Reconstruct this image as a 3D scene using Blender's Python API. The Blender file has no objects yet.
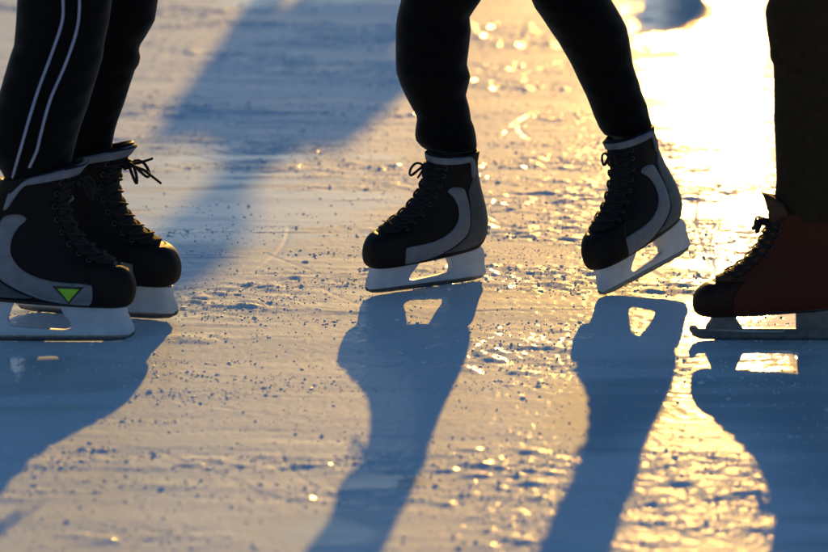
import bpy, bmesh, math, random
import numpy as np
from mathutils import Vector, Matrix
from mathutils.geometry import delaunay_2d_cdt

random.seed(4)
rng = np.random.default_rng(11)
R = math.radians
SC = bpy.context.scene
COL = SC.collection

# ------------------------------------------------------------------ camera numbers
CAM_H, PITCH, LENS = 1.574, R(12.0), 170.0
FPX = 828 * LENS / 36.0
FWD = Vector((0, math.cos(PITCH), -math.sin(PITCH)))
UPV = Vector((0, math.sin(PITCH), math.cos(PITCH)))
CAM = Vector((0, 0, CAM_H))
SUN_EL = R(10.8)
SUN_AZ = R(4.5)            # towards +X from the +Y axis


def ray(px, py):
    return FWD + Vector((1, 0, 0)) * ((px - 414) / FPX) + UPV * ((276 - py) / FPX)


def ground(px, py):
    d = ray(px, py)
    return CAM + d * (-CAM.z / d.z)


# ------------------------------------------------------------------ materials
def new_mat(name):
    m = bpy.data.materials.new(name)
    m.use_nodes = True
    nt = m.node_tree
    b = nt.nodes['Principled BSDF']
    return m, nt, b


def N(nt, kind, **kw):
    n = nt.nodes.new(kind)
    for k, v in kw.items():
        if k.startswith('i_'):
            n.inputs[k[2:].replace('_', ' ')].default_value = v
        else:
            setattr(n, k, v)
    return n


def simple_mat(name, col, rough=0.5, metal=0.0, vary=0.25, scale=60, bump=0.0, bscale=300, sheen=0.0,
               spec=0.5, coords='Object'):
    m, nt, b = new_mat(name)
    tc = N(nt, 'ShaderNodeTexCoord')
    no = N(nt, 'ShaderNodeTexNoise')
    no.inputs['Scale'].default_value = scale
    no.inputs['Detail'].default_value = 5
    nt.links.new(tc.outputs[coords], no.inputs['Vector'])
    rp = N(nt, 'ShaderNodeValToRGB')
    rp.color_ramp.elements[0].position = 0.3
    rp.color_ramp.elements[1].position = 0.7
    rp.color_ramp.elements[0].color = tuple(c * (1 - vary) for c in col) + (1,)
    rp.color_ramp.elements[1].color = tuple(min(1, c * (1 + vary)) for c in col) + (1,)
    nt.links.new(no.outputs['Fac'], rp.inputs['Fac'])
    nt.links.new(rp.outputs['Color'], b.inputs['Base Color'])
    b.inputs['Roughness'].default_value = rough
    b.inputs['Metallic'].default_value = metal
    b.inputs['Specular IOR Level'].default_value = spec
    if sheen:
        b.inputs['Sheen Weight'].default_value = sheen
        b.inputs['Sheen Roughness'].default_value = 0.35
    if bump:
        n2 = N(nt, 'ShaderNodeTexNoise')
        n2.inputs['Scale'].default_value = bscale
        n2.inputs['Detail'].default_value = 3
        nt.links.new(tc.outputs[coords], n2.inputs['Vector'])
        bp = N(nt, 'ShaderNodeBump')
        bp.inputs['Strength'].default_value = bump
        bp.inputs['Distance'].default_value = 0.002
        nt.links.new(n2.outputs['Fac'], bp.inputs['Height'])
        nt.links.new(bp.outputs['Normal'], b.inputs['Normal'])
    return m


M = {
    'trousers': simple_mat('black_trouser_cloth', (0.0035, 0.0035, 0.004), 0.85, bump=0.4, bscale=900, sheen=0.25, spec=0.08),
    'flare_tinted_cloth': simple_mat('dark_trouser_cloth_flare_tint', (0.026, 0.016, 0.007), 0.85, bump=0.4, bscale=900, sheen=0.03, spec=0.15),  # warm cast of the lens flare painted into the cloth colour
    'piping': simple_mat('pale_piping', (0.26, 0.29, 0.42), 0.6, vary=0.12),
    'boot': simple_mat('black_boot_leather', (0.0055, 0.0055, 0.0065), 0.6, bump=0.35, bscale=500, spec=0.14),
    'toe': simple_mat('black_toe_rubber', (0.0045, 0.0045, 0.005), 0.62, bump=0.15, bscale=700, spec=0.16),
    'slate': simple_mat('slate_boot_panel', (0.035, 0.050, 0.070), 0.55, bump=0.2, bscale=500),
    'silver': simple_mat('grey_boot_panel', (0.13, 0.15, 0.19), 0.5, vary=0.15, bump=0.1, bscale=500),
    'trim': simple_mat('grey_collar_trim', (0.16, 0.18, 0.23), 0.8, vary=0.2, bump=0.5, bscale=900),
    'tongue': simple_mat('black_felt_tongue', (0.014, 0.014, 0.016), 0.9, bump=0.6, bscale=600, spec=0.2),
    'lace': simple_mat('black_lace', (0.018, 0.017, 0.018), 0.8, bump=0.6, bscale=1500, spec=0.2),
    'pale_lace': simple_mat('tan_lace', (0.20, 0.13, 0.07), 0.8, bump=0.6, bscale=1500, spec=0.2),
    'holder': simple_mat('white_holder_plastic', (0.46, 0.52, 0.62), 0.5, vary=0.10, scale=35, bump=0.12, bscale=160),
    'grey_holder': simple_mat('grey_holder_plastic', (0.16, 0.15, 0.15), 0.4, vary=0.2, bump=0.1, bscale=200),
    'steel': simple_mat('steel_runner', (0.14, 0.15, 0.17), 0.32, metal=0.9, vary=0.2, scale=120),
    'green': simple_mat('lime_green_patch', (0.25, 0.55, 0.03), 0.5, vary=0.05),
    'outline': simple_mat('black_patch_edge', (0.01, 0.012, 0.01), 0.5),
    'flare_tinted_boot': simple_mat('dark_boot_leather_flare_tint', (0.062, 0.014, 0.006), 0.65, vary=.10, bump=0.35, bscale=420, spec=0.15),  # red of the lens flare put into the leather's base colour
    'flare_tinted_toe': simple_mat('dark_toe_flare_tint', (0.022, 0.008, 0.005), 0.5, bump=0.2, bscale=500, spec=0.12),  # toe colour carries the same flare tint
    'red_tongue': simple_mat('dark_brown_tongue', (0.07, 0.035, 0.02), 0.85, bump=0.5, bscale=600, spec=0.2),
    'eyelet': simple_mat('eyelet_metal', (0.07, 0.07, 0.075), 0.45, metal=1.0),
    'skin': simple_mat('skin', (0.45, 0.27, 0.19), 0.55, vary=0.08),
    'hair': simple_mat('brown_hair', (0.05, 0.03, 0.018), 0.7),
    'jacket_black': simple_mat('black_jacket', (0.02, 0.02, 0.024), 0.7),
    'jacket_blue': simple_mat('navy_jacket', (0.03, 0.045, 0.09), 0.7),
    'jacket_brown': simple_mat('brown_jacket', (0.07, 0.045, 0.025), 0.7),
    'sole': simple_mat('black_sole', (0.014, 0.014, 0.015), 0.5, spec=0.3),
}


# ------------------------------------------------------------------ mesh helpers
def link(name, me, mat, parent=None, smooth=True):
    if mat is not None:
        me.materials.append(mat)
    if smooth and len(me.polygons):
        me.polygons.foreach_set('use_smooth', [True] * len(me.polygons))
    o = bpy.data.objects.new(name, me)
    COL.objects.link(o)
    if parent is not None:
        o.parent = parent
    return o


def from_py(name, verts, faces, mat, parent=None, smooth=True, edges=()):
    me = bpy.data.meshes.new(name)
    me.from_pydata([tuple(v) for v in verts], list(edges), faces)
    me.validate()
    return link(name, me, mat, parent, smooth)


class MB:
    """collects several pieces of one part into one mesh"""
    def __init__(self):
        self.v, self.f = [], []

    def add(self, verts, faces):
        n = len(self.v)
        self.v += [tuple(v) for v in verts]
        self.f += [tuple(i + n for i in f) for f in faces]

    def tube(self, pts, r, seg=8, flat=1.0):
        pts = [Vector(p) for p in pts]
        rr = r if isinstance(r, (list, tuple)) else [r] * len(pts)
        vs, fs = [], []
        up = Vector((0.13, 0.21, 0.97))
        for i, p in enumerate(pts):
            a = pts[max(0, i - 1)]
            b = pts[min(len(pts) - 1, i + 1)]
            d = (b - a).normalized()
            s = d.cross(up)
            if s.length < 1e-3:
                s = d.cross(Vector((1, 0, 0)))
            s.normalize()
            t = s.cross(d)
            for k in range(seg):
                an = 2 * math.pi * k / seg
                vs.append(p + s * (rr[i] * math.cos(an)) + t * (rr[i] * flat * math.sin(an)))
        for i in range(len(pts) - 1):
            for k in range(seg):
                a, b = i * seg + k, i * seg + (k + 1) % seg
                fs.append((a, b, b + seg, a + seg))
        fs.append(tuple(range(seg))[::-1])
        fs.append(tuple((len(pts) - 1) * seg + k for k in range(seg)))
        self.add(vs, fs)

    def build(self, name, mat, parent=None, smooth=True):
        return from_py(name, self.v, self.f, mat, parent, smooth)


def catmull(pts, t):
    n = len(pts) - 1
    t = min(max(t, 0.0), 1.0) * n
    i = min(int(t), n - 1)
    u = t - i
    p0, p1, p2, p3 = (np.array(pts[max(i - 1, 0)]), np.array(pts[i]), np.array(pts[i + 1]), np.array(pts[min(i + 2, n)]))
    return 0.5 * ((2 * p1) + (-p0 + p2) * u + (2 * p0 - 5 * p1 + 4 * p2 - p3) * u * u + (-p0 + 3 * p1 - 3 * p2 + p3) * u ** 3)


# ------------------------------------------------------------------ the skate (local: +X toe, +Z up, ice at z = 0)
#   front x, front z, back x, back z, half width, lower-ring squareness, ball bias
HOCKEY = [
    (.132, .059, -.112, .074, .033, .62, .10),
    (.144, .066, -.124, .083, .041, .62, .12),
    (.149, .080, -.131, .100, .046, .62, .12),
    (.148, .100, -.133, .120, .047, .64, .10),
    (.138, .118, -.131, .140, .0455, .66, .06),
    (.116, .129, -.127, .160, .042, .70, .02),
    (.086, .140, -.121, .180, .0390, .74, 0.),
    (.055, .158, -.115, .200, .037, .78, 0.),
    (.030, .182, -.110, .220, .0365, .82, 0.),
    (.012, .208, -.106, .238, .038, .86, 0.),
    (.002, .235, -.104, .252, .041, .88, 0.),
    (-.001, .256, -.105, .264, .044, .90, 0.),
    (.001, .272, -.106, .272, .046, .90, 0.),
]
RENTAL = [
    (.134, .046, -.118, .062, .033, .62, .10),
    (.146, .053, -.130, .072, .041, .62, .12),
    (.150, .066, -.136, .090, .046, .62, .12),
    (.147, .084, -.137, .110, .047, .66, .10),
    (.134, .098, -.134, .128, .0455, .70, .06),
    (.112, .110, -.130, .146, .042, .74, .02),
    (.084, .124, -.124, .164, .0395, .76, 0.),
    (.058, .142, -.118, .182, .038, .80, 0.),
    (.036, .164, -.112, .200, .039, .84, 0.),
    (.020, .186, -.109, .214, .041, .88, 0.),
    (.010, .206, -.108, .226, .044, .90, 0.),
    (.006, .222, -.109, .234, .047, .90, 0.),
    (.004, .234, -.109, .240, .048, .90, 0.),
]


class Last:
    def __init__(self, rings):
        self.r = rings

    def pt(self, t, phi, off=0.0):
        """point on the boot: t 0 sole .. 1 collar, phi 0 toe .. pi heel"""
        xf, zf, xb, zb, w, p, k = catmull(self.r, t)
        c, s = math.cos(phi), math.sin(phi)
        u = (c + 1) / 2
        x = xb + (xf - xb) * u
        z = zb + (zf - zb) * u
        y = w * math.copysign(abs(s) ** p, s) * (1 + k * c)
        if off:
            e = 0.01
            a = Vector(self.pt(t, phi + e)) - Vector(self.pt(t, phi - e))
            b = Vector(self.pt(min(1, t + e), phi)) - Vector(self.pt(max(0, t - e), phi))
            n = a.cross(b)
            if n.length > 1e-9:
                n.normalize()
                return (x + n.x * off, y + n.y * off, z + n.z * off)
        return (x, y, z)

    def side(self, x, z):
        lo, hi = 0.0, 1.0
        for _ in range(26):
            t = (lo + hi) / 2
            xf, zf, xb, zb, *_r = catmull(self.r, t)
            u = min(max((x - xb) / (xf - xb), 0), 1)
            if zb + (zf - zb) * u < z:
                lo = t
            else:
                hi = t
        xf, zf, xb, zb, w, p, k = catmull(self.r, t)
        u = min(max((x - xb) / (xf - xb), .002), .998)
        c = 2 * u - 1
        return w * math.sqrt(1 - c * c) ** p * (1 + k * c)


def smooth_poly(pts, n=4, closed=True):
    out = []
    L = len(pts)
    for i in range(L):
        p0, p1, p2, p3 = [np.array(pts[(i + k) % L]) for k in (-1, 0, 1, 2)]
        for j in range(n):
            u = j / n
            out.append(tuple(0.5 * ((2 * p1) + (-p0 + p2) * u + (2 * p0 - 5 * p1 + 4 * p2 - p3) * u * u
                                    + (-p0 + 3 * p1 - 3 * p2 + p3) * u ** 3)))
    return out


def inside(p, poly):
    c = False
    for i in range(len(poly)):
        a, b = poly[i], poly[i - 1]
        if (a[1] > p[1]) != (b[1] > p[1]) and p[0] < (b[0] - a[0]) * (p[1] - a[1]) / (b[1] - a[1]) + a[0]:
            c = not c
    return c


def patch(mb, last, poly, off, thick, step=.006, sides=(1, -1)):
    """a flat-cut panel sewn on to the side(s) of the boot"""
    xs = [p[0] for p in poly]
    zs = [p[1] for p in poly]
    pts = [Vector(p) for p in poly]
    n = len(pts)
    for x in np.arange(min(xs), max(xs), step):
        for z in np.arange(min(zs), max(zs), step):
            if inside((x, z), poly) and min((Vector((x, z)) - q).length for q in pts[:n]) > step * .55:
                pts.append(Vector((x, z)))
    v2, _e, f2, *_o = delaunay_2d_cdt(pts, [(i, (i + 1) % n) for i in range(n)], [], 1, 1e-6)
    bd = {}
    for f in f2:
        for i in range(3):
            k = (f[i], f[(i + 1) % 3])
            if (k[1], k[0]) in bd:
                del bd[(k[1], k[0])]
            else:
                bd[k] = 1
    for s in sides:
        ys = [last.side(p[0], p[1]) for p in v2]
        vs = [(p[0], s * (y + off), p[1]) for p, y in zip(v2, ys)]
        vi = [(p[0], s * (y + off - thick), p[1]) for p, y in zip(v2, ys)]
        m = len(vs)
        fs = [tuple(f) if s < 0 else tuple(f)[::-1] for f in f2]
        fs += [tuple(i + m for i in f)[::-1] for f in fs]
        fs += [(a, b, b + m, a + m) for a, b in bd]
        mb.add(vs + vi, fs)


def sheet(mb, last, t0, t1, p0, p1, off, nt=12, np_=24, thick=.003, tfun=None):
    """a shell wrapped round the boot between two heights and two angles"""
    vs, fs = [], []
    for o in (off, off - thick):
        for i in range(nt + 1):
            for j in range(np_ + 1):
                phi = p0 + (p1 - p0) * j / np_
                t = t0 + (t1 - t0) * i / nt
                if tfun:
                    t = tfun(i / nt, phi)
                edge = min(i, nt - i, j, np_ - j)
                oo = o - (thick * .5 if edge == 0 and o == off else 0)
                vs.append(last.pt(t, phi, oo))
    w = np_ + 1
    n = (nt + 1) * w
    for i in range(nt):
        for j in range(np_):
            a = i * w + j
            fs.append((a, a + 1, a + w + 1, a + w))
            fs.append((a + n, a + w + n, a + w + 1 + n, a + 1 + n))
    rim = [j for j in range(w)] + [i * w + np_ for i in range(1, nt + 1)] + [nt * w + j for j in range(np_ - 1, -1, -1)] + [i * w for i in range(nt - 1, 0, -1)]
    for a, b in zip(rim, rim[1:] + rim[:1]):
        fs.append((a, a + n, b + n, b))
    mb.add(vs, fs)


def extrude_profile(name, outer, holes, half, mat, parent):
    """side outline with holes, thickness half(x, z)"""
    loops = [outer] + holes
    pts, edges = [], []
    for lp in loops:
        n0 = len(pts)
        pts += [Vector(p) for p in lp]
        edges += [(n0 + i, n0 + (i + 1) % len(lp)) for i in range(len(lp))]
    nb = len(pts)
    xs = [p[0] for p in outer]
    zs = [p[1] for p in outer]
    for x in np.arange(min(xs), max(xs), .007):
        for z in np.arange(min(zs), max(zs), .007):
            if inside((x, z), outer) and not any(inside((x, z), h) for h in holes):
                if min((Vector((x, z)) - q).length for q in pts[:nb]) > .004:
                    pts.append(Vector((x, z)))
    v2, _e, f2, *_o = delaunay_2d_cdt(pts, edges, [], 1, 1e-6)
    if holes:
        f2 = [f for f in f2 if not any(inside(tuple(sum((v2[i] for i in f), Vector((0, 0))) / len(f)), h) for h in holes)]
    bd = {}
    for f in f2:
        for i in range(len(f)):
            k = (f[i], f[(i + 1) % len(f)])
            if (k[1], k[0]) in bd:
                del bd[(k[1], k[0])]
            else:
                bd[k] = 1
    vs, fs = [], []
    m = len(v2)
    for s in (1, -1):
        vs += [(p[0], s * half(p[0], p[1]), p[1]) for p in v2]
    fs += [tuple(f)[::-1] for f in f2]
    fs += [tuple(i + m for i in f) for f in f2]
    fs += [(a, b, b + m, a + m) for a, b in bd]
    o = from_py(name, vs, fs, mat, parent)
    bv = o.modifiers.new('edge', 'BEVEL')
    bv.width = .0018
    bv.segments = 2
    bv.limit_method = 'ANGLE'
    bv.angle_limit = R(50)
    return o


BAND = [(-.052, .209), (-.028, .213), (-.017, .205), (-.030, .192), (-.041, .172), (-.041, .147), (-.020, .123), (.022, .108), (.088, .100),
        (.090, .078), (.084, .067), (.050, .069), (.010, .076), (-.030, .092), (-.062, .112), (-.070, .135), (-.070, .165), (-.063, .190)]
HEEL = [(-.068, .200), (-.073, .170), (-.073, .135), (-.065, .110), (-.032, .089), (-.010, .0795), (-.060, .0795), (-.105, .087), (-.122, .110), (-.122, .140),
        (-.115, .170), (-.104, .200), (-.098, .232), (-.086, .240), (-.076, .222)]


def make_skate(parent, mw, kind='hockey', scale=1.0, green=False, loops='short', seed=0):
    rd = random.Random(seed)
    rental = kind == 'rental'
    last = Last(RENTAL if rental else HOCKEY)
    # boot shell, closed at the sole and running down inside the collar
    mb = MB()
    nt, ns = 56, 64
    vs, fs = [], []
    for i in range(nt + 1):
        for j in range(ns):
            vs.append(last.pt(i / nt, 2 * math.pi * j / ns))
    for k, (dz, sh) in enumerate(((.004, .95), (.001, .86), (-.03, .80))):
        for j in range(ns):
            x, y, z = last.pt(1, 2 * math.pi * j / ns)
            cx = (last.r[-1][0] + last.r[-1][2]) / 2
            vs.append((cx + (x - cx) * sh, y * sh, z + dz))
    for i in range(nt + 3):
        for j in range(ns):
            a, b = i * ns + j, i * ns + (j + 1) % ns
            fs.append((a, b, b + ns, a + ns))
    vs.append((0.01, 0, .070 if not rental else .056))
    for j in range(ns):
        fs.append((len(vs) - 1, (j + 1) % ns, j))
    mb.add(vs, fs)
    boot = mb.build('ice_skate', M['flare_tinted_boot'] if rental else M['boot'], parent)
    boot.matrix_world = mw @ Matrix.Scale(scale, 4)

    tc = MB()
    sheet(tc, last, .02, .40, -1.02, 1.02, .0022, 14, 40)
    tc.build('toe_cap', M['flare_tinted_toe'] if rental else M['toe'], boot)

    if not rental:
        def sew(poly, off, step, name, mat):
            for s in (1, -1):
                b = MB()
                patch(b, last, poly, off, .003, step, (s,))
                b.build(name, mat, boot)
        sew(smooth_poly(BAND), .0016, .006, 'side_panel', M['silver'])
        sew(smooth_poly(HEEL), .0012, .006, 'heel_panel', M['slate'])
        if green:
            sew([(.024, .1005), (.073, .0985), (.048, .0695)], .0030, .005, 'patch_edge', M['outline'])
            sew([(.031, .0970), (.066, .0955), (.048, .0745)], .0042, .005, 'green_patch', M['green'])
    # stitched sole welt
    b = MB()
    sheet(b, last, .0, .055, 0, 2 * math.pi - .001, .0020, 3, 70)
    b.build('sole_welt', M['sole'], boot)
    # collar trim: high round the front, sweeping down at the back
    if not rental:
        def tf(u, phi):
            a = abs(phi)
            drop = 0.0 if a < 1.75 else min(1.0, (a - 1.75) / .42)
            drop = drop * drop * (3 - 2 * drop)
            top = 1.0 - .15 * drop
            return top - (1 - u) * (.085 + .05 * drop)
        b = MB()
        sheet(b, last, 0, 0, -2.22, 2.22, .0065, 8, 72, .008, tf)
        b.build('collar_trim', M['trim'], boot)
    # tongue: a padded strip up the front, flaring forward over the collar
    b = MB()
    vs, fs = [], []
    nu, nv = 30, 12
    for o in (0, 1):
        for i in range(nu + 1):
            u = i / nu
            for j in range(nv + 1):
                q = j / nv * 2 - 1
                t = .42 + u * .58
                phi = q * (.62 - .02 * u + (.35 if u > .9 else 0) * (u - .9) / .1)
                x, y, z = last.pt(min(t, 1), phi, .0035 - (.012 if rental else .007) * o + .002 * (1 - q * q))
                vs.append((x, y, z))
        for i in range(1, 8):
            e = i / 7
            for j in range(nv + 1):
                q = j / nv * 2 - 1
                x, y, z = last.pt(1, q * .97, .0035 - (.018 if rental else .008) * o + (.006 if rental else .002) * (1 - q * q) * (1 - .5 * e * e))
                rise = (.034 if rental else .002) * e * (1 - .45 * q * q)
                vs.append((x + (.012 if rental else -.004) * e * e, y, z + rise))
    w = nv + 1
    tot = nu + 8
    n = tot * w
    for i in range(tot - 1):
        for j in range(nv):
            a = i * w + j
            fs.append((a, a + 1, a + w + 1, a + w))
            fs.append((a + n, a + w + n, a + w + 1 + n, a + 1 + n))
    rim = [j for j in range(w)] + [i * w + nv for i in range(1, tot)] + [(tot - 1) * w + j for j in range(nv - 1, -1, -1)] + [i * w for i in range(tot - 2, 0, -1)]
    for a, c in zip(rim, rim[1:] + rim[:1]):
        fs.append((a, a + n, c + n, c))
    b.add(vs, fs)
    b.build('tongue', M['red_tongue'] if rental else M['tongue'], boot)
    # eyelets and laces
    lv = [.45 + .062 * i for i in range(8)]
    la = MB()
    for s in (1, -1):
        ey = MB()
        for t in lv:
            c = Vector(last.pt(t, s * .74, .0016))
            nn = (Vector(last.pt(t, s * .74, .01)) - c).normalized()
            a = nn.cross(Vector((0, 0, 1))).normalized()
            bb = nn.cross(a)
            ey.tube([c + (a * math.cos(k * math.pi / 4) + bb * math.sin(k * math.pi / 4)) * .0042 for k in range(9)], .0014, 6)
        ey.build('eyelet_row', M['eyelet'], boot)
    for i, t in enumerate(lv):
        for s in (1, -1):
            t2 = lv[min(i + 1, len(lv) - 1)]
            pts = []
            for k in range(11):
                q = k / 10
                phi = s * .74 * (1 - 2 * q)
                pts.append(last.pt(t + (t2 - t) * q, phi, .0042 + .0026 * math.sin(math.pi * q) + (.0015 if s > 0 else 0)))
            la.tube(pts, .0026, 7, .75)
    # bow: two loops and two loose ends at the top eyelets
    kx = Vector(last.pt(lv[-1], 0, .012))
    la.tube([kx + Vector((-.004, -.010, -.004)), kx + Vector((.003, 0, 0)), kx + Vector((-.004, .010, .003))], [.006, .008, .006], 8)
    specs = {'short': (.030, .026), 'long': (.034, .048), 'tiny': (.018, .020)}[loops]
    for s in (1, -1):
        L = specs[0] * (1 + .2 * rd.random())
        pts = []
        for k in range(15):
            q = k / 14
            an = math.pi * 2 * q
            pts.append(kx + Vector((.004 + L * .55 * math.sin(an / 2) ** 1.2, s * (.006 + L * .62 * math.sin(an / 2)), -L * .55 * math.sin(an / 2) ** 2 + .010 * math.sin(an))))
        la.tube(pts, .0026, 7)
        E = specs[1]
        up = .35 if (loops == 'long' and s < 0) else -.8
        la.tube([kx, kx + Vector((E * .5, s * E * .25, E * up * .3)), kx + Vector((E * 1.05, s * E * .45, E * up * .9))], [.0026, .0026, .0021], 7)
    la.build('laces', M['lace'], boot)
    # holder and runner
    if not rental:
        outer = [(.134, .0585), (.137, .048), (.147, .026), (.1475, .017), (.143, .0125), (.120, .0110), (0, .0110), (-.120, .0110), (-.134, .012), (-.137, .018),
                 (-.131, .034), (-.124, .060), (-.113, .0765), (-.090, .0785), (-.030, .0765), (-.014, .076), (.005, .0715), (.050, .0625), (.090, .0605)]
        hole = [(-.044, .0752), (-.041, .070), (-.052, .040), (-.050, .030), (-.042, .0245), (.022, .0195), (.040, .0195), (.048, .0235), (.047, .031), (.035, .050), (.029, .0625), (.0, .0695), (-.025, .0738)]
        # the window is open up to the sole: its upper edge follows the boot
        hole = smooth_poly(hole, 3)
        out2 = smooth_poly(outer, 3)

        def half(x, z):
            q = min(max((z - .010) / .055, 0), 1)
            end = min(1, max(.35, (.1495 - x) / .02))
            return (.0042 + .015 * q ** 1.6 * (1 if x > 0 else .92)) * (end if x > 0 else 1)
        extrude_profile('blade_holder', out2, [hole], half, M['holder'], boot)
        run = [(.142, .0102), (.146, .0175), (.1415, .0080), (.128, .0022), (.105, .0004), (.03, 0), (-.06, 0), (-.110, .0010), (-.130, .0045), (-.1365, .0125), (-.128, .0102)]
        run = [(.148, .0200), (.1495, .0165), (.1465, .0095), (.132, .0028), (.108, .0005), (.03, 0), (-.06, 0), (-.110, .0010), (-.130, .0045), (-.1385, .0140),
               (-.132, .0135), (-.118, .0125), (.118, .0125), (.140, .0140)]
        extrude_profile('blade', run, [], lambda x, z: .0016, M['steel'], boot)
    else:
        # low stanchions on a long grey runner
        fr = [(.112, .0465), (.118, .038), (.128, .024), (.128, .020), (.060, .020), (.066, .028), (.074, .040), (.072, .0495)]
        hl = [(-.040, .0575), (-.034, .050), (-.034, .020), (-.118, .020), (-.120, .030), (-.114, .058), (-.108, .0625)]
        extrude_profile('front_stanchion', fr, [], lambda x, z: .005 + .45 * max(0, z - .02), M['grey_holder'], boot)
        extrude_profile('heel_stanchion', hl, [], lambda x, z: .005 + .45 * max(0, z - .02), M['grey_holder'], boot)
        run = [(.150, .0275), (.156, .0260), (.158, .0190), (.152, .0080), (.138, .0018), (.10, 0), (-.11, 0), (-.140, .004), (-.150, .012), (-.148, .0215), (.140, .0205), (.144, .0245)]
        extrude_profile('blade', run, [], lambda x, z: .0026 if z < .02 else .0030, M['steel'], boot)
    return boot


def skate_matrix(pos, yaw, pitch=0.0, roll=0.0):
    """yaw: direction of the toe; pitch > 0 lifts the heel about the front of the blade"""
    piv = Vector((.105, 0, 0))
    return (Matrix.Translation(pos) @ Matrix.Rotation(yaw, 4, 'Z') @ Matrix.Translation(piv) @ Matrix.Rotation(pitch, 4, 'Y')
            @ Matrix.Rotation(roll, 4, 'X') @ Matrix.Translation(-piv))


# ------------------------------------------------------------------ people
def empty(name, loc, label=None, cat=None, group=None):
    o = bpy.data.objects.new(name, None)
    o.location = loc
    o.empty_display_size = .1
    COL.objects.link(o)
    if label:
        o['label'] = label
        o['category'] = cat
    if group:
        o['group'] = group
    return o


def at_plane(px, py, y):
    d = ray(px, py)
    return CAM + d * (y / d.y)


def smooth_rows(rows, n):
    """dense rows from the traced ones (py, left, right, rear drop)"""
    rows = sorted(rows, key=lambda r: r[0])
    py = np.linspace(rows[0][0], rows[-1][0], n)
    a = np.array(rows, float)
    return [(p, np.interp(p, a[:, 0], a[:, 1]), np.interp(p, a[:, 0], a[:, 2]), np.interp(p, a[:, 0], a[:, 3])) for p in py]


def leg_rings(rows, yank, slope=0.0, depth=.95, n=64, seed=0):
    """list of (centre, rx, ry, rear drop) from the cuff up to the top edge of the picture"""
    rr = smooth_rows([r if len(r) == 4 else (*r, 0) for r in rows], n)
    rr = rr[::-1]
    out = []
    z0 = None
    for py, xl, xr, dr in rr:
        y = yank
        for _ in range(4):
            c = at_plane((xl + xr) / 2, py, y)
            if z0 is None:
                z0 = c.z
            y = yank + slope * (c.z - z0)
        k = (c - CAM).dot(FWD) / FPX
        w = (xr - xl) / 2 * k
        out.append((c, w, w * depth, dr * k))
    return out


def leg_mesh(mb, rings, seg=44, seed=0, back=1):
    """a cloth tube; back = +1 when the wearer's back is at the left (-X)"""
    rd = np.random.default_rng(seed)
    ph = rd.uniform(0, 6.28, 8)
    vs, fs = [], []
    for i, (c, rx, ry, dr) in enumerate(rings):
        for k in range(seg):
            a = 2 * math.pi * k / seg
            f = 1 + .016 * math.sin(a * 3 + c.z * 55 + ph[0]) * math.sin(c.z * 90 + ph[1] + a) + .010 * math.sin(a * 5 - c.z * 130 + ph[2])
            ca = math.cos(a)
            sx = 1.0 if abs(ca) > .93 else f
            z = c.z + dr * .5 * (ca * back)
            vs.append((c.x + rx * ca * sx, c.y + ry * math.sin(a) * f, z))
    m = len(rings)
    # turned-in hem
    c, rx, ry, dr = rings[0]
    for k in range(seg):
        a = 2 * math.pi * k / seg
        vs.append((c.x + rx * .90 * math.cos(a), c.y + ry * .90 * math.sin(a), c.z + .012 + dr * .5 * math.cos(a) * back))
    for i in range(m - 1):
        for k in range(seg):
            a, b = i * seg + k, i * seg + (k + 1) % seg
            fs.append((a, b, b + seg, a + seg))
    for k in range(seg):
        a, b = k, (k + 1) % seg
        fs.append((a, m * seg + a, m * seg + b, b))
    fs.append(tuple((m - 1) * seg + k for k in range(seg)))
    mb.add(vs, fs)


def extend_leg(rings, knee, hip):
    """carry the tube from the last traced ring over the knee to the hip"""
    c0, rx0, ry0, _ = rings[-1]
    pts = [(c0.x, c0.y, c0.z, rx0, ry0), (knee.x, knee.y, knee.z, max(rx0, .068), max(ry0, .066)),
           ((knee.x * .5 + hip.x * .5), (knee.y * .5 + hip.y * .5), (knee.z * .5 + hip.z * .5), .088, .086), (hip.x, hip.y, hip.z, .100, .100)]
    for i in range(1, 26):
        p = catmull(pts, i / 25)
        rings.append((Vector(p[:3]), p[3], p[4], 0))


def hips(mb, h1, h2, fwd):
    """seat of the trousers joining the legs"""
    mid = (h1 + h2) / 2
    side = (h2 - h1)
    side.z = 0
    side = side.normalized() if side.length > .01 else Vector((0, 1, 0))
    vs, fs = [], []
    seg = 32
    f = Vector((-side.y, side.x, 0))
    wd = max(.18, (h2 - h1).length / 2 + .105)
    prof = [(-.13, wd * .55, .075), (-.09, wd * .86, .105), (-.03, wd * .98, .122), (.03, wd, .126), (.08, wd * .96, .122), (.13, .175, .112), (.17, .16, .102)]
    for dz, a, b in prof:
        for k in range(seg):
            t = 2 * math.pi * k / seg
            p = mid + side * a * math.cos(t) + f * b * math.sin(t) + Vector((0, 0, dz))
            vs.append(p)
    for i in range(len(prof) - 1):
        for k in range(seg):
            a, b = i * seg + k, i * seg + (k + 1) % seg
            fs.append((a, b, b + seg, a + seg))
    fs.append(tuple(range(seg))[::-1])
    fs.append(tuple((len(prof) - 1) * seg + k for k in range(seg)))
    mb.add(vs, fs)


def skin_obj(name, joints, edges, mat, parent, root=0, levels=1):
    names = list(joints)
    me = bpy.data.meshes.new(name)
    me.from_pydata([joints[n][0] for n in names], [(names.index(a), names.index(b)) for a, b in edges], [])
    o = link(name, me, mat, parent, smooth=False)
    o.modifiers.new('skin', 'SKIN').use_smooth_shade = True
    s = o.modifiers.new('sub', 'SUBSURF')
    s.levels = s.render_levels = levels
    if not me.skin_vertices:
        bpy.context.view_layer.update()
    sv = me.skin_vertices[0].data
    for i, n in enumerate(names):
        r = joints[n][1]
        sv[i].radius = r if isinstance(r, tuple) else (r, r)
        sv[i].use_root = i == root
    return o


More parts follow.
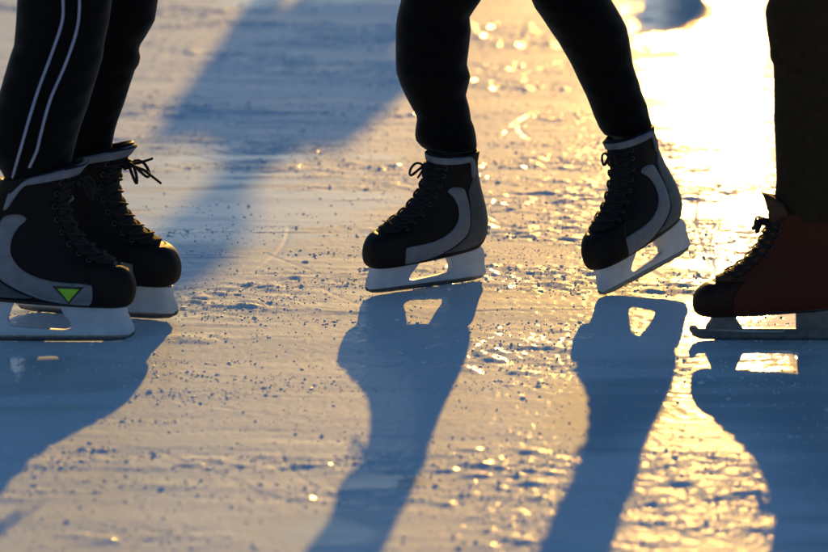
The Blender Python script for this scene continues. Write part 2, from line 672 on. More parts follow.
def upper_body(root, mid, fwd, lean, jacket_mat, legs, arms='down', bulk=1.0):
    """one continuous body (legs run inside the trousers) and a jacket over it"""
    f = Vector((math.cos(fwd), math.sin(fwd), 0))
    s = Vector((-f.y, f.x, 0))          # the wearer's left
    up = (Vector((0, 0, 1)) + f * lean).normalized()
    P = lambda a, b, c: tuple(mid + f * a + s * b + up * c)
    J = {'pelvis': (P(0, 0, .02), (.15, .10)), 'waist': (P(0, 0, .18), (.13, .09)), 'chest': (P(.01, 0, .38), (.16, .105)),
         'collar': (P(0, 0, .50), (.09, .07)), 'neck': (P(.01, 0, .57), .052), 'jaw': (P(.03, 0, .64), (.066, .075)),
         'brow': (P(.025, 0, .73), (.074, .090)), 'top': (P(.01, 0, .80), (.052, .062))}
    E = [('pelvis', 'waist'), ('waist', 'chest'), ('chest', 'collar'), ('collar', 'neck'), ('neck', 'jaw'), ('jaw', 'brow'), ('brow', 'top')]
    for k, (sg, (hip, knee, ank)) in enumerate(zip((1, -1), legs)):
        a = f'leg{k}'
        J[a + 'h'] = (tuple(hip), .078)
        J[a + 'k'] = (tuple(knee), .045)
        J[a + 'c'] = (tuple(knee * .68 + ank * .32), .040)
        J[a + 'a'] = (tuple(ank), .030)
        J[a + 'f'] = (tuple(ank + Vector((0, 0, -.07))), .028)
        E += [('pelvis', a + 'h'), (a + 'h', a + 'k'), (a + 'k', a + 'c'), (a + 'c', a + 'a'), (a + 'a', a + 'f')]
    AJ, AE = {}, []
    for k, sg in enumerate((1, -1)):
        a = f'arm{k}'
        if arms == 'down':
            q = [(0, .19, .46), (-.05, .27, .20), (.10, .27, .00)]
        elif arms == 'wide':
            q = [(0, .19, .46), (-.02, .37, .25), (.05, .56, .08)]
        elif sg > 0:
            q = [(0, .19, .46), (-.05, .25, .20), (.08, .22, .00)]
        else:
            q = [(0, .19, .46), (-.10, .42, .27), (.06, .30, .07)]
        q = [Vector(P(x, sg * y, z)) for x, y, z in q]
        d = (q[2] - q[1]).normalized()
        wr = q[2]
        J[a + 's'] = (tuple(q[0]), .056)
        J[a + 'e'] = (tuple(q[1]), .043)
        J[a + 'w'] = (tuple(wr), .028)
        pal = wr + d * .055
        J[a + 'p'] = (tuple(pal), (.036, .018))
        E += [('chest', a + 's'), (a + 's', a + 'e'), (a + 'e', a + 'w'), (a + 'w', a + 'p')]
        ac = d.cross(s).normalized() if abs(d.dot(s)) < .9 else f
        for m in range(4):
            b0 = pal + d * .040 + ac * (.026 - .0175 * m)
            L = (.060, .070, .065, .050)[m]
            b1 = b0 + d * L * .5
            b2 = b0 + d * L * .85 - s * sg * L * .3
            for nm, b in (('x', b0), ('y', b1), ('z', b2)):
                J[f'{a}{nm}{m}'] = (tuple(b), .0085)
            E += [(a + 'p', f'{a}x{m}'), (f'{a}x{m}', f'{a}y{m}'), (f'{a}y{m}', f'{a}z{m}')]
        t1 = wr + d * .035 + ac * .036
        t2 = t1 + d * .035 + ac * .014
        J[a + 't'] = (tuple(t1), .010)
        J[a + 'u'] = (tuple(t2), .0088)
        E += [(a + 'w', a + 't'), (a + 't', a + 'u')]
        AJ[a + 's'] = (tuple(q[0]), .072)
        AJ[a + 'e'] = (tuple(q[1]), .058)
        AJ[a + 'w'] = (tuple(q[1] * .06 + wr * .94), .044)
        AE += [('chest', a + 's'), (a + 's', a + 'e'), (a + 'e', a + 'w')]
    skin_obj('body', J, E, M['skin'], root)
    K = {'hem': (P(0, 0, -.04), (.185, .13)), 'waist': (P(0, 0, .18), (.165, .12)), 'chest': (P(.01, 0, .38), (.185, .13)), 'collar': (P(0, 0, .51), (.095, .08)), 'stand': (P(.005, 0, .585), (.062, .062))}
    K.update(AJ)
    K = {n: (p, tuple(q * bulk for q in r) if isinstance(r, tuple) else r * (1 + (bulk - 1) * .6)) for n, (p, r) in K.items()}
    skin_obj('jacket', K, [('hem', 'waist'), ('waist', 'chest'), ('chest', 'collar'), ('collar', 'stand')] + AE, jacket_mat, root)
    # hair cap and face
    hb, bm = MB(), bmesh.new()
    bmesh.ops.create_uvsphere(bm, u_segments=20, v_segments=12, radius=1)
    rot = Matrix((f, s, up)).transposed()
    vs = [Vector(P(.005, 0, .735)) + rot @ Vector((v.co.x * .098, v.co.y * .086, v.co.z * .088)) * (1 + (bulk - 1) * .8) - f * (.03 if v.co.z < .2 and v.co.x > 0 else 0) for v in bm.verts]
    fs = [[v.index for v in q.verts] for q in bm.faces]
    bm.free()
    hb.add(vs, fs)
    hb.build('hair', M['hair'], root)
    nb = MB()
    nb.tube([P(.095, 0, .715), P(.118, 0, .69), P(.100, 0, .672)], [.008, .013, .010], 8)
    nb.build('nose', M['skin'], root)
    for sg in (1, -1):
        eb = MB()
        eb.tube([P(.098, sg * .031, .712), P(.106, sg * .031, .712)], [.011, .007], 10)
        eb.build('eye', M['trim'], root)
        rb = MB()
        rb.tube([P(.00, sg * .075, .735), P(-.015, sg * .088, .715), P(.0, sg * .078, .685)], [.010, .014, .009], 8)
        rb.build('ear', M['skin'], root)
    mo = MB()
    mo.tube([P(.095, -.022, .655), P(.103, 0, .653), P(.095, .022, .655)], [.004, .007, .004], 8)
    mo.build('mouth', M['red_tongue'], root)


def stripe(parent_obj, rings, pts_px, yank, mat, name='stripe', width=.0055):
    """piping sewn on the camera side of the leg: follow its line over the cloth"""
    zs = [r[0].z for r in rings]
    mb = MB()
    path = []
    for px, py in smooth_line(pts_px, 10):
        p = at_plane(px, py, yank)
        i = int(np.argmin([abs(z - p.z) for z in zs]))
        c, rx, ry, _ = rings[i]
        u = max(-.97, min(.97, (p.x - c.x) / rx))
        path.append(Vector((c.x + u * rx, c.y - ry * math.sqrt(1 - u * u) * 1.02 - .002, p.z)))
    mb.tube(path, [width * .5] * len(path), 8)
    return mb.build(name, mat, parent_obj)


def smooth_line(pts, n):
    out = []
    for i in range(len(pts) - 1):
        for j in range(n):
            out.append(tuple(catmull(pts, (i + j / n) / (len(pts) - 1))))
    return out + [tuple(pts[-1])]


def lean_rings(rings, lean, tall=1.0, toe=0.0, rear=None, flare=0.0):
    out = []
    for i, (xf, zf, xb, zb, w, p, k) in enumerate(rings):
        q = max(0, 1 - i / 6) * min(1, i / 1.5)
        xf, zf = xf - toe * .5 * q, zf - toe * q
        zf, zb = [z if z < .13 else .13 + (z - .13) * t for z, t in ((zf, tall), (zb, rear or tall))]
        xf += flare * (0, .25, .65, 1)[max(0, i - 9)] if i >= 9 else 0
        out.append((xf + lean * max(0, zf - .12), zf, xb + lean * max(0, zb - .12), zb, w, p, k))
    return out


def adopt_children(root):
    for o in [c for c in COL.objects if c.parent == root]:
        o.matrix_parent_inverse = Matrix.Translation(-Vector(root.location))


BASE_H, BASE_R = HOCKEY, RENTAL
V = Vector

# ---- skater in piped trousers, at the left
HOCKEY = lean_rings(BASE_H, .30, 1.15, 0, .92, .022)
p1 = empty('person', (-.63, 6.93, 0), 'skater in black trousers with pale piping lines and skates bearing lime green triangles', 'person')
Y1, Y2 = 6.843, 7.060
sk_n = skate_matrix((-.668, Y1, 0), R(-.5))
sk_f = skate_matrix((-.592, 7.055, 0), R(-15))
near_rows = [(-8, 18, 114, 0), (0, 17, 112, 0), (22, 16, 109, 0), (45, 14, 104, 0), (56, 10, 103, 0), (85, 1, 95, 4), (115, -10, 87, 12), (135, -14, 80, 14), (150, -12, 76, 14), (162, 0, 73, 14), (180, 10, 70, 14), (192, 12, 66, 14)]
far_rows = [(-8, 62, 159), (0, 60, 158), (20, 60, 155), (36, 59, 146), (45, 58, 140), (50, 58, 139), (56, 58, 140.5), (64, 58, 139), (70, 59, 135), (85, 60, 130), (104, 57, 124), (120, 54, 118), (130, 52, 115), (145, 50, 112), (156, 52, 112)]
rn = leg_rings(near_rows, Y1, depth=.80)
rf = leg_rings(far_rows, Y2, depth=.80)
mb = MB()
h1, h2 = V((-.66, Y1, .98)), V((-.64, Y2, .98))
k1, k2 = rn[-1][0] + V((.01, 0, .06)), rf[-1][0] + V((.01, 0, .06))
extend_leg(rn, k1, h1)
extend_leg(rf, k2, h2)
leg_mesh(mb, rn, seed=1)
leg_mesh(mb, rf, seed=2)
hips(mb, h1, h2, 0)
tr = mb.build('trousers', M['trousers'], p1)
stripe(tr, rn, [(62, -8), (62, 20), (52, 52), (38, 90), (28, 122), (20, 150), (12, 176), (8, 190)], Y1 - .08, M['piping'])
stripe(tr, rn, [(79, -8), (77, 26), (66, 62), (50, 100), (41, 132), (36, 152), (28, 170)], Y1 - .08, M['piping'])
make_skate(p1, sk_n, scale=1.125, green=True, loops='short', seed=1)
make_skate(p1, sk_f, scale=1.108, green=True, loops='long', seed=2)
ank = lambda m, lean=0: m @ V((-.045 + lean * .13, 0, .25))
upper_body(p1, (h1 + h2) / 2, 0.0, .25, M['jacket_black'], [(h2, k2, rf[2][0]), (h1, k1, rn[2][0])])
adopt_children(p1)

# ---- skater striding in the middle
HOCKEY = lean_rings(BASE_H, .02, 1.03, .009)
Y1, Y2 = 7.338, 7.372
p2 = empty('person', (.23, 7.35, 0), 'striding skater in plain black trousers with one heel lifted off the ice', 'person')
sk_c = skate_matrix((.026, 7.305, 0), R(212.0), R(0), R(-4))
sk_r = skate_matrix((.449, 7.325, .002), R(227), R(11.0), R(10))
c_rows = [(-8, 402, 483), (0, 401, 481), (10, 398.5, 474), (17, 397, 469.6), (24, 396, 470.5), (30, 395.8, 471), (48, 395.6, 469), (64, 395.8, 467), (71, 396, 469), (76, 397.5, 470.6), (85, 400.5, 468.5), (95, 405, 466),
          (106, 411, 469), (115, 416, 470.6), (119, 417, 471), (126, 415.8, 474), (135, 415, 476), (140, 416, 476.5), (146, 421, 477), (150, 428, 476)]
r_rows = [(-8, 528, 608), (0, 531.5, 611.6), (8, 535, 616.5), (15.6, 540.6, 621), (27, 548, 627), (40.6, 557.5, 629.5), (50, 563, 631), (61, 569.5, 632.5), (68, 573, 634), (81, 579, 638.7), (90, 583.5, 641), (95, 586, 643), (105, 590, 647),
          (116, 594, 649.5), (125, 598, 652), (129, 600, 652), (134, 604, 651)]
rc = leg_rings(c_rows, Y1)
rr_ = leg_rings(r_rows, Y2, slope=-.05)
mb = MB()
h1, h2 = V((.13, 7.30, .95)), V((.21, 7.46, .95))
k1, k2 = rc[-1][0] + V((-.01, 0, .06)), rr_[-1][0] + V((-.03, 0, .06))
extend_leg(rc, k1, h1)
extend_leg(rr_, k2, h2)
leg_mesh(mb, rc, seed=3, back=-1)
leg_mesh(mb, rr_, seed=4, back=-1)
hips(mb, h1, h2, math.pi)
tr = mb.build('trousers', M['trousers'], p2)
make_skate(p2, sk_c, scale=.945, loops='short', seed=3)
make_skate(p2, sk_r, scale=.965, loops='tiny', seed=4)
upper_body(p2, (h1 + h2) / 2, math.pi, .3, M['jacket_black'], [(h1, k1, rc[2][0]), (h2, k2, rr_[2][0])])
adopt_children(p2)

# ---- skater at the right edge, lens-flare warmth painted into boots and trousers
RENTAL = lean_rings(BASE_R, .08)
Y1 = 6.86
p3 = empty('person', (.81, 6.93, 0), 'skater in dark trousers and skates with lens-flare warmth painted in, on low grey runners', 'person')
sk_b = skate_matrix((.652, 6.852, 0), R(179.1))
sk_o = skate_matrix((1.03, 7.02, 0), R(176.0))
b_rows = [(-8, 769, 864), (0, 769.5, 864), (5, 767, 864), (12, 765.5, 863), (22, 765.8, 862), (36, 768, 862), (50, 769.6, 862), (56, 770, 861), (60, 771, 861), (64, 773.5, 860), (90, 774.2, 860), (119, 774, 859), (150, 775.5, 858), (168, 776.2, 857), (180, 776.6, 856),
          (196, 775, 855), (206, 776, 853), (216, 780, 851)]
rb = leg_rings(b_rows, Y1)
ro = [(c + V((.375, .17, 0)), a, b, d) for c, a, b, d in rb]
mb = MB()
h1, h2 = V((.80, 6.88, .95)), V((.97, 7.00, .95))
k1, k2 = rb[-1][0] + V((-.01, 0, .06)), ro[-1][0] + V((-.01, 0, .06))
extend_leg(rb, k1, h1)
extend_leg(ro, k2, h2)
leg_mesh(mb, rb, seed=5, back=-1)
leg_mesh(mb, ro, seed=6, back=-1)
hips(mb, h1, h2, math.pi)
tr = mb.build('trousers', M['flare_tinted_cloth'], p3)
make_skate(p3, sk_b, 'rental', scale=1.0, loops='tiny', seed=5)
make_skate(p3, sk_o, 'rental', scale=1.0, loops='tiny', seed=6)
upper_body(p3, (h1 + h2) / 2, math.pi, .15, M['jacket_brown'], [(h1, k1, rb[2][0]), (h2, k2, ro[2][0])])
adopt_children(p3)


# ---- two skaters further out on the rink; the picture shows their long shadows
def far_skater(loc, face, label, arms, jacket, bulk=1.0):
    global HOCKEY
    HOCKEY = lean_rings(BASE_H, .05)
    root = empty('person', loc, label, 'person')
    L = V(loc)
    f = V((math.cos(face), math.sin(face), 0))
    s = V((-f.y, f.x, 0))
    legs, mb = [], MB()
    hp = []
    for k, sg in enumerate((1, -1)):
        foot = L + s * sg * .11 + f * (.10 * sg)
        mtx = skate_matrix(foot, face + .12 * sg)
        hip, knee = L + s * sg * .09 + V((0, 0, .93)), L + s * sg * .10 + f * (.08 + .06 * sg) + V((0, 0, .52))
        an = mtx @ V((-.05, 0, .28))
        rings = []
        pts = [(an.x, an.y, an.z - .02, .066, .066), (an.x * .5 + knee.x * .5, an.y * .5 + knee.y * .5, an.z * .5 + knee.z * .5, .072, .07), (knee.x, knee.y, knee.z, .072, .07), ((knee.x + hip.x) / 2, (knee.y + hip.y) / 2, (knee.z + hip.z) / 2, .086, .086), (hip.x, hip.y, hip.z, .10, .10)]
        for i in range(40):
            q = catmull(pts, i / 39)
            rings.append((V(q[:3]), q[3], q[4], 0))
        leg_mesh(mb, rings, seed=20 + k)
        make_skate(root, mtx, loops='short', seed=30 + k)
        legs.append((hip, knee, mtx @ V((-.04, 0, .22))))
        hp.append(hip)
    hips(mb, hp[0], hp[1], face)
    mb.build('trousers', M['trousers'], root)
    upper_body(root, L + V((0, 0, .95)), face, .08, jacket, legs, arms, bulk)
    adopt_children(root)


def cast_from(px, py, height):
    """foot point of something whose top of that height throws its shadow tip on to this spot of the ice"""
    g = ground(px, py)
    L = height / math.tan(SUN_EL)
    return (g.x + L * math.sin(SUN_AZ), g.y + L * math.cos(SUN_AZ), 0)


far_skater(cast_from(168, 292, 1.78), R(250), 'skater further up the rink whose long shadow crosses the upper left ice', 'down', M['jacket_blue'], 1.3)
far_skater(cast_from(690, 14, 1.72), R(200), 'distant skater whose shadow tip reaches the ice at the upper right', 'down', M['jacket_black'], 1.5)


# ------------------------------------------------------------------ ice
def lattice(seed):
    return np.random.default_rng(seed).random((512, 512)).astype(np.float32)


def vnoise(x, y, lat):
    xi, yi = np.floor(x), np.floor(y)
    u, v = x - xi, y - yi
    u = u * u * u * (u * (u * 6 - 15) + 10)
    v = v * v * v * (v * (v * 6 - 15) + 10)
    i0, j0 = xi.astype(int) % 512, yi.astype(int) % 512
    i1, j1 = (i0 + 1) % 512, (j0 + 1) % 512
    return (lat[i0, j0] * (1 - u) * (1 - v) + lat[i1, j0] * u * (1 - v) + lat[i0, j1] * (1 - u) * v + lat[i1, j1] * u * v)


def fbm(x, y, seed, octs=4, gain=.5):
    s, a, tot = 0, 1, 0
    for o in range(octs):
        s = s + a * vnoise(x * 2 ** o + 37.1 * o + 100, y * 2 ** o + 11.7 * o + 100, lattice(seed + o))
        tot += a
        a *= gain
    return s / tot


def sstep(a, b, x):
    t = np.clip((x - a) / (b - a), 0, 1)
    return t * t * (3 - 2 * t)


ARCS = []
for i in range(110):       # wide skating arcs that scraped up snow, mostly running across the view
    cx, cy = rng.uniform(-1.6, 1.6), rng.uniform(5.2, 11.8)
    an = rng.normal(.05, .16) + (math.pi if rng.random() < .5 else 0)
    ARCS.append((cx, cy, an, rng.normal(0, .35), rng.uniform(.15, .7), rng.uniform(.003, .010), rng.uniform(.0004, .0017)))
CUTS = []
for i in range(120):       # fine blade cuts
    CUTS.append((rng.uniform(-1.5, 1.5), rng.uniform(5.2, 10.0), rng.uniform(0, 6.28), rng.normal(0, 1.5), rng.uniform(.08, .30)))
g0 = ground(578, 415)
CUTS = [c for c in CUTS if math.hypot(c[0] - g0.x, c[1] - g0.y) > .28]
# two curling cuts beside the right-hand skater, as in the picture
for px, py, px2, py2 in ((690, 195, 702, 262), (668, 262, 640, 235), (718, 214, 708, 268)):
    a, b = ground(px, py), ground(px2, py2)
    CUTS.append(((a.x + b.x) / 2, (a.y + b.y) / 2, math.atan2(b.y - a.y, b.x - a.x), .25, (b - a).length * .6))


SHEETS = [(ground(742, 70), .20, 2.2), (ground(240, 205), .26, .16), (ground(772, 312), .11, .14), (ground(408, 345), .09, .17), (ground(360, 480), .13, .13), (ground(330, 540), .12, .10), (ground(120, 375), .15, .12), (ground(230, 440), .16, .10), (ground(260, 520), .2, .10), (ground(30, 390), .20, .5)]
DRIFTS = [(ground(600, 170), .22, 1.2), (ground(730, 500), .14, .5), (ground(100, 40), .3, 1.2), (ground(120, 500), .3, .4), (ground(700, 240), .14, .9), (ground(520, 395), .16, .22), (ground(560, 290), .2, .5), (ground(300, 330), .4, .5)]


def snow_mask(x, y):
    """1 = scraped snow, 0 = smooth bare ice"""
    a = fbm(x * 1.1, y * 1.5, 50, 4)
    b = fbm(x * 4, y * 6, 60, 3)
    v = a * .7 + b * .3 + .05
    for p, rx, ry in SHEETS:
        v = v - .30 * np.exp(-((x - p.x) / rx) ** 2 - ((y - p.y) / ry) ** 2)
    for p, rx, ry in DRIFTS:
        v = v + .22 * np.exp(-((x - p.x) / rx) ** 2 - ((y - p.y) / ry) ** 2)
    v = v + .40 * (fbm(x * 1.3 + .4 * np.sin(y * 2), (y + .12 * (fbm(x * 1.2, y * 1.5, 131, 2) - .5)) * 13 - x, 160, 4) - .5)
    return sstep(.35, .56, v)


DARK_ICE = [(ground(665, 395), .13, .24), (ground(815, 430), .12, .9), (ground(590, 425), .08, .3)]  # patches of smoother ice in a darker, bluer colour


def dark_ice_mask(x, y):
    """1 = polished ice with a darker, bluer base colour"""
    v = 0
    for p, rx, ry in DARK_ICE:
        v = v + np.exp(-((x - p.x) / rx) ** 2 - ((y - p.y) / ry) ** 2)
    return sstep(.15, 1.25, v + 1.1 * (fbm(x * 1.7 + .3 * np.sin(y * 4), y * 17, 170, 4) - .5))


HEAPS = [(ground(520, 405), .13, .30), (ground(235, 350), .16, .16), (ground(140, 428), .14, .12), (ground(700, 235), .10, .5), (ground(560, 285), .12, .25), (ground(440, 470), .12, .12), (ground(250, 300), .12, .3)]


def frost_mask(x, y):
    """1 = dull hoar-frosted film that hardly mirrors"""
    v = 0
    for px, py, rx, ry in ((720, 480, .19, .75), (600, 430, .16, .55), (560, 520, .2, .4), (590, 120, .22, 2.2), (570, 250, .15, .6)):
        p = ground(px, py)
        v = v + np.exp(-((x - p.x) / rx) ** 2 - ((y - p.y) / ry) ** 2)
    return sstep(.10, .75, v + .9 * (fbm(x * 2.0, y * 14, 180, 4) - .5))


def clumps(x, y):
    v = fbm(x * 1.5 + .1 * y, y * 4.2 + .3 * x, 90, 4)
    for p, rx, ry in HEAPS:
        v = v + .13 * np.exp(-((x - p.x) / rx) ** 2 - ((y - p.y) / ry) ** 2)
    return sstep(.50, .66, v)


def height(x, y):
    m = snow_mask(x, y)
    wt = 1 - .85 * dark_ice_mask(x, y)
    m = m * wt
    clump = clumps(x, y)
    rough = fbm(x * 22, y * 36, 70, 4, .6) - .5
    lumps = np.maximum(fbm(x * 22, y * 30, 80, 3) - .52, 0)
    h = (.0003 + .0004 * m + .0040 * m * clump) * rough + .013 * lumps * m * clump
    h += .0020 * (fbm(x * 1.4, y * 2.6, 95, 3) - .5)
    wy = y + .10 * (fbm(x * 1.3, y * 1.6, 130, 3) - .5) + .10 * x
    streak = fbm(x * 1.9, wy * 21, 140, 4, .6) - .5
    h *= wt
    part = sstep(.40, .62, fbm(x * 1.3, y * 2.3, 150, 3))
    wt = wt * (1 - .5 * sstep(7.0, 6.3, y) * sstep(.12, .3, x))
    h += wt * .0034 * streak * (.15 + .85 * part) * (.25 + .75 * m)
    h += wt * (.4 + .6 * m) * .0040 * (fbm(x * .9, wy * 6.3, 145, 3) - .5)
    grain = fbm(x * 130, y * 110, 99, 2) - .5
    h += grain * (.0003 + .0009 * m)
    for cx, cy, an, kk, ln, wd, ht in ARCS:
        ca, sa = math.cos(an), math.sin(an)
        sel = (np.abs(x - cx) < ln + .1) & (np.abs(y - cy) < ln + .1)
        if not sel.any():
            continue
        X, Y = x[sel] - cx, y[sel] - cy
        u, v = X * ca + Y * sa, -X * sa + Y * ca
        v = v - kk * u * u * .5 - .01 * np.sin(u * 9)
        end = sstep(1.0, .6, np.abs(u) / ln)
        br = sstep(.40, .66, fbm(u * 14 + cx * 50 + 200, v * 40 + 200, 7, 2))
        h[sel] += end * br * ht * (np.exp(-(v / wd) ** 2) - .6 * np.exp(-((v + wd * 1.5) / (wd * .6)) ** 2))
    for cx, cy, an, kk, ln in CUTS:
        ca, sa = math.cos(an), math.sin(an)
        sel = (np.abs(x - cx) < ln + .05) & (np.abs(y - cy) < ln + .05)
        if not sel.any():
            continue
        X, Y = x[sel] - cx, y[sel] - cy
        u, v = X * ca + Y * sa, -X * sa + Y * ca
        v = v - kk * u * u * .5
        end = sstep(1.0, .8, np.abs(u) / ln)
        h[sel] += end * (-.0009 * np.exp(-(v / .0035) ** 2) + .0003 * np.exp(-((v - .006) / .004) ** 2))
    return h, m


def grade(lo, hi, step, out_lo, out_hi, g=1.35):
    mid = list(np.arange(lo, hi, step))
    a, s = [], step
    x = lo
    while x > out_lo:
        s *= g
        x -= s
        a.append(max(x, out_lo))
    b, s, x = [], step, mid[-1]
    while x < out_hi:
        s *= g
        x += s
        b.append(min(x, out_hi))
    return np.array(a[::-1] + mid + b)


xs = grade(-1.4, 1.4, .0040, -500, 500)
ys = grade(5.2, 12.2, .0075, -60, 900)
GX, GY = np.meshgrid(xs, ys, indexing='xy')
fx, fy = GX.ravel(), GY.ravel()
hh, mm = height(fx, fy)
fade = sstep(2.2, 1.4, np.abs(fx)) * sstep(4.6, 5.2, fy) * sstep(14, 12.2, fy)
hh *= fade
# the blades bite in: keep the ice at level under them
nx, ny = len(xs), len(ys)
me = bpy.data.meshes.new('ice')
me.vertices.add(nx * ny)
co = np.stack([fx, fy, hh], 1).astype(np.float32)
me.vertices.foreach_set('co', co.ravel())
ii = (np.arange(ny - 1)[:, None] * nx + np.arange(nx - 1)[None, :]).ravel()
quads = np.stack([ii, ii + 1, ii + nx + 1, ii + nx], 1).astype(np.int32)
nf = len(quads)
me.loops.add(nf * 4)
me.loops.foreach_set('vertex_index', quads.ravel())
me.polygons.add(nf)
me.polygons.foreach_set('loop_start', np.arange(0, nf * 4, 4, dtype=np.int32))
me.polygons.foreach_set('use_smooth', np.ones(nf, bool))
aw = me.attributes.new('dark_ice', 'FLOAT', 'POINT')
aw.data.foreach_set('value', dark_ice_mask(fx, fy).astype(np.float32))
af = me.attributes.new('frost', 'FLOAT', 'POINT')
af.data.foreach_set('value', frost_mask(fx, fy).astype(np.float32))
at = me.attributes.new('snow', 'FLOAT', 'POINT')
at.data.foreach_set('value', mm.astype(np.float32))
me.update(calc_edges=True)

mi, nt, b = new_mat('rink_ice')
tc = N(nt, 'ShaderNodeTexCoord')
sn = N(nt, 'ShaderNodeAttribute', attribute_name='snow')
n1 = N(nt, 'ShaderNodeTexNoise')
n1.inputs['Scale'].default_value = 2.2
n1.inputs['Detail'].default_value = 6
nt.links.new(tc.outputs['Object'], n1.inputs['Vector'])
mixf = N(nt, 'ShaderNodeMath', operation='MULTIPLY_ADD')
nt.links.new(n1.outputs['Fac'], mixf.inputs[0])
mixf.inputs[1].default_value = .5
mixf.inputs[2].default_value = -.2
addf = N(nt, 'ShaderNodeMath', operation='ADD', use_clamp=True)
nt.links.new(mixf.outputs[0], addf.inputs[0])
nt.links.new(sn.outputs['Fac'], addf.inputs[1])
cr = N(nt, 'ShaderNodeMix', data_type='RGBA')
cr.inputs['A'].default_value = (.44, .56, .60, 1)
cr.inputs['B'].default_value = (.53, .655, .735, 1)
nt.links.new(addf.outputs[0], cr.inputs['Factor'])
nt.links.new(cr.outputs['Result'], b.inputs['Base Color'])
wa = N(nt, 'ShaderNodeAttribute', attribute_name='dark_ice')
wc = N(nt, 'ShaderNodeMix', data_type='RGBA')
nt.links.new(wa.outputs['Fac'], wc.inputs['Factor'])
nt.links.new(cr.outputs['Result'], wc.inputs['A'])
wc.inputs['B'].default_value = (.28, .41, .50, 1)
nt.links.new(wc.outputs['Result'], b.inputs['Base Color'])
b.inputs['Roughness'].default_value = .5
b.inputs['Specular IOR Level'].default_value = .0011
n2 = N(nt, 'ShaderNodeTexNoise')
n2.inputs['Scale'].default_value = 400
n2.inputs['Detail'].default_value = 5
nt.links.new(tc.outputs['Object'], n2.inputs['Vector'])
bp = N(nt, 'ShaderNodeBump')
bp.inputs['Distance'].default_value = .0022
nt.links.new(n2.outputs['Fac'], bp.inputs['Height'])
bs = N(nt, 'ShaderNodeMapRange')
bs.inputs['To Min'].default_value = .03
bs.inputs['To Max'].default_value = .42
nt.links.new(sn.outputs['Fac'], bs.inputs['Value'])
nt.links.new(bs.outputs['Result'], bp.inputs['Strength'])
nt.links.new(bp.outputs['Normal'], b.inputs['Normal'])
# clear film of ice: a tight gloss on bare ice, a faint broken one on scraped snow
gl = N(nt, 'ShaderNodeBsdfAnisotropic', distribution='BECKMANN')
bp2 = N(nt, 'ShaderNodeBump')
bp2.inputs['Distance'].default_value = .0022
nt.links.new(n2.outputs['Fac'], bp2.inputs['Height'])
bs2 = N(nt, 'ShaderNodeMapRange')
bs2.inputs['To Min'].default_value = .02
bs2.inputs["To Max"].default_value = .11
nt.links.new(sn.outputs['Fac'], bs2.inputs['Value'])
nt.links.new(bs2.outputs['Result'], bp2.inputs['Strength'])
nt.links.new(bp2.outputs['Normal'], gl.inputs['Normal'])
gr = N(nt, 'ShaderNodeMapRange')
gr.inputs['To Min'].default_value = .088
gr.inputs["To Max"].default_value = .115
nt.links.new(addf.outputs[0], gr.inputs['Value'])
nt.links.new(gr.outputs['Result'], gl.inputs['Roughness'])
fr = N(nt, 'ShaderNodeFresnel')
fr.inputs['IOR'].default_value = 1.31
gw = N(nt, 'ShaderNodeMapRange')
gw.inputs['From Max'].default_value = .5
gw.inputs['To Min'].default_value = .6
gw.inputs["To Max"].default_value = .17
nt.links.new(addf.outputs[0], gw.inputs['Value'])
gm = N(nt, 'ShaderNodeMath', operation='MULTIPLY', use_clamp=True)
nt.links.new(fr.outputs[0], gm.inputs[0])
fa = N(nt, 'ShaderNodeAttribute', attribute_name='frost')
fk = N(nt, 'ShaderNodeMath', operation='MULTIPLY_ADD')
nt.links.new(fa.outputs['Fac'], fk.inputs[0])
fk.inputs[1].default_value = -.93
fk.inputs[2].default_value = 1.0
fm = N(nt, 'ShaderNodeMath', operation='MULTIPLY')
nt.links.new(gw.outputs['Result'], fm.inputs[0])
nt.links.new(fk.outputs[0], fm.inputs[1])
nt.links.new(fm.outputs[0], gm.inputs[1])
ms = N(nt, 'ShaderNodeMixShader')
nt.links.new(gm.outputs[0], ms.inputs[0])
nt.links.new(b.outputs[0], ms.inputs[1])
nt.links.new(gl.outputs[0], ms.inputs[2])
nt.links.new(ms.outputs[0], nt.nodes['Material Output'].inputs['Surface'])
ice = link('ice', me, mi, None, smooth=False)
ice['kind'] = 'structure'


# ------------------------------------------------------------------ loose snow crumbs
def scatter(n):
    out = []
    while len(out) < n:
        k = n * 3
        y = 5.3 + rng.random(k) ** 1.2 * 6.4
        x = rng.uniform(-1.5, 1.5, k)
        m = snow_mask(x, y)
        c = clumps(x, y)
        st = sstep(.55, .75, fbm(x * 1.6, y * 12, 120, 3))
        p = .04 + .10 * m + .9 * c * m + 1.1 * st * (.3 + .7 * m)
        keep = rng.random(k) < p * .6
        keep &= np.abs(x) < .112 * y + .12
        out += list(zip(x[keep], y[keep]))
    return np.array(out[:n])


ico = bmesh.new()
bmesh.ops.create_icosphere(ico, subdivisions=1, radius=1)
iv = np.array([v.co[:] for v in ico.verts])
ifc = np.array([[v.index for v in f.verts] for f in ico.faces])
ico.free()
NC = 46000
pts = scatter(NC)
na = 0
for cx, cy, an, kk, ln, wd, ht in ARCS:      # crumbs ploughed up along the scrapes
    k = int(ln * 190)
    u = rng.uniform(-ln, ln, k)
    u = u[fbm(u * 9 + cx * 30 + 100, u * 0 + 50, 8, 2) > .47]
    v = kk * u * u * .5 + .01 * np.sin(u * 9) + rng.normal(0, wd * 1.4, len(u))
    X, Y = cx + u * math.cos(an) - v * math.sin(an), cy + u * math.sin(an) + v * math.cos(an)
    ok = dark_ice_mask(X, Y) < .6
    q = np.stack([X[ok], Y[ok]], 1)
    pts[na:na + len(q)] = q
    na += len(q)
sz = np.clip(np.exp(rng.normal(math.log(.00085), .50, NC)), .0006, .0045)
hz = height(pts[:, 0].copy(), pts[:, 1].copy())[0]
VV = np.zeros((NC, len(iv), 3))
jit = 1 + rng.normal(0, .22, (NC, len(iv), 1))
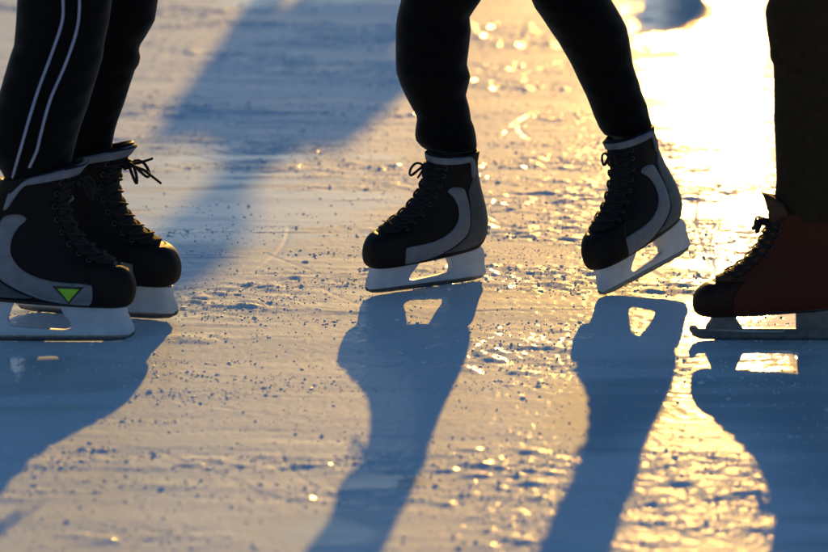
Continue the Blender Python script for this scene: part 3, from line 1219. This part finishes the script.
ang = rng.uniform(0, 6.28, NC)
st = np.stack([rng.uniform(.9, 2.3, NC), rng.uniform(.7, 1.3, NC), rng.uniform(.5, 1.1, NC)], 1)
L = iv[None] * jit * st[:, None, :] * sz[:, None, None]
VV[..., 0] = L[..., 0] * np.cos(ang)[:, None] - L[..., 1] * np.sin(ang)[:, None] + pts[:, 0][:, None]
VV[..., 1] = L[..., 0] * np.sin(ang)[:, None] + L[..., 1] * np.cos(ang)[:, None] + pts[:, 1][:, None]
VV[..., 2] = L[..., 2] + (hz + sz * .25)[:, None]
FF = (ifc[None] + (np.arange(NC) * len(iv))[:, None, None]).reshape(-1, 3).astype(np.int32)
me = bpy.data.meshes.new('snow_crumbs')
me.vertices.add(NC * len(iv))
me.vertices.foreach_set('co', VV.astype(np.float32).ravel())
me.loops.add(len(FF) * 3)
me.loops.foreach_set('vertex_index', FF.ravel())
me.polygons.add(len(FF))
me.polygons.foreach_set('loop_start', np.arange(0, len(FF) * 3, 3, dtype=np.int32))
me.update(calc_edges=True)
mc = simple_mat('loose_snow', (.52, .60, .70), .6, vary=.15, scale=40, spec=.12)
cr_o = link('snow_crumbs', me, mc, None, smooth=False)
cr_o['kind'] = 'stuff'
cr_o['label'] = 'loose crumbs of scraped snow scattered over the ice'
cr_o['category'] = 'snow'

# ------------------------------------------------------------------ light, sky, camera
w = bpy.data.worlds.new('World')
SC.world = w
w.use_nodes = True
nt = w.node_tree
bg = nt.nodes['Background']
sky = nt.nodes.new('ShaderNodeTexSky')
sky.sky_type = 'NISHITA'
sky.sun_disc = False
sky.sun_elevation = SUN_EL
sky.sun_rotation = SUN_AZ
sky.dust_density = 0.3
sky.air_density = 1.0
sky.ozone_density = 3.5
nt.links.new(sky.outputs['Color'], bg.inputs['Color'])
bg.inputs['Strength'].default_value = .074

sd = bpy.data.lights.new('sun', 'SUN')
sd.energy = 5.0
sd.angle = R(.55)
sd.color = (1.0, .52, .10)
so = bpy.data.objects.new('sun', sd)
COL.objects.link(so)
to_sun = V((math.sin(SUN_AZ) * math.cos(SUN_EL), math.cos(SUN_AZ) * math.cos(SUN_EL), math.sin(SUN_EL)))
so.rotation_euler = to_sun.to_track_quat('Z', 'Y').to_euler()
so.location = to_sun * 50

cd = bpy.data.cameras.new('camera')
cam = bpy.data.objects.new('camera', cd)
COL.objects.link(cam)
SC.camera = cam
cam.location = CAM
cam.rotation_euler = (R(90) - PITCH, 0, 0)
cd.sensor_width = 36
cd.lens = LENS
cd.clip_start = .1
cd.clip_end = 3000
cd.dof.use_dof = True
cd.dof.focus_distance = 7.3
cd.dof.aperture_fstop = 4.0
cd.dof.aperture_blades = 9

SC.render.engine = 'CYCLES'
SC.cycles.use_denoising = True
SC.cycles.max_bounces = 6
SC.cycles.caustics_reflective = False
SC.cycles.caustics_refractive = False
SC.cycles.sample_clamp_indirect = 6
SC.view_settings.view_transform = 'Standard'
SC.view_settings.look = 'None'
SC.view_settings.exposure = .92
SC.view_settings.gamma = 1
SC.view_settings.use_curve_mapping = False
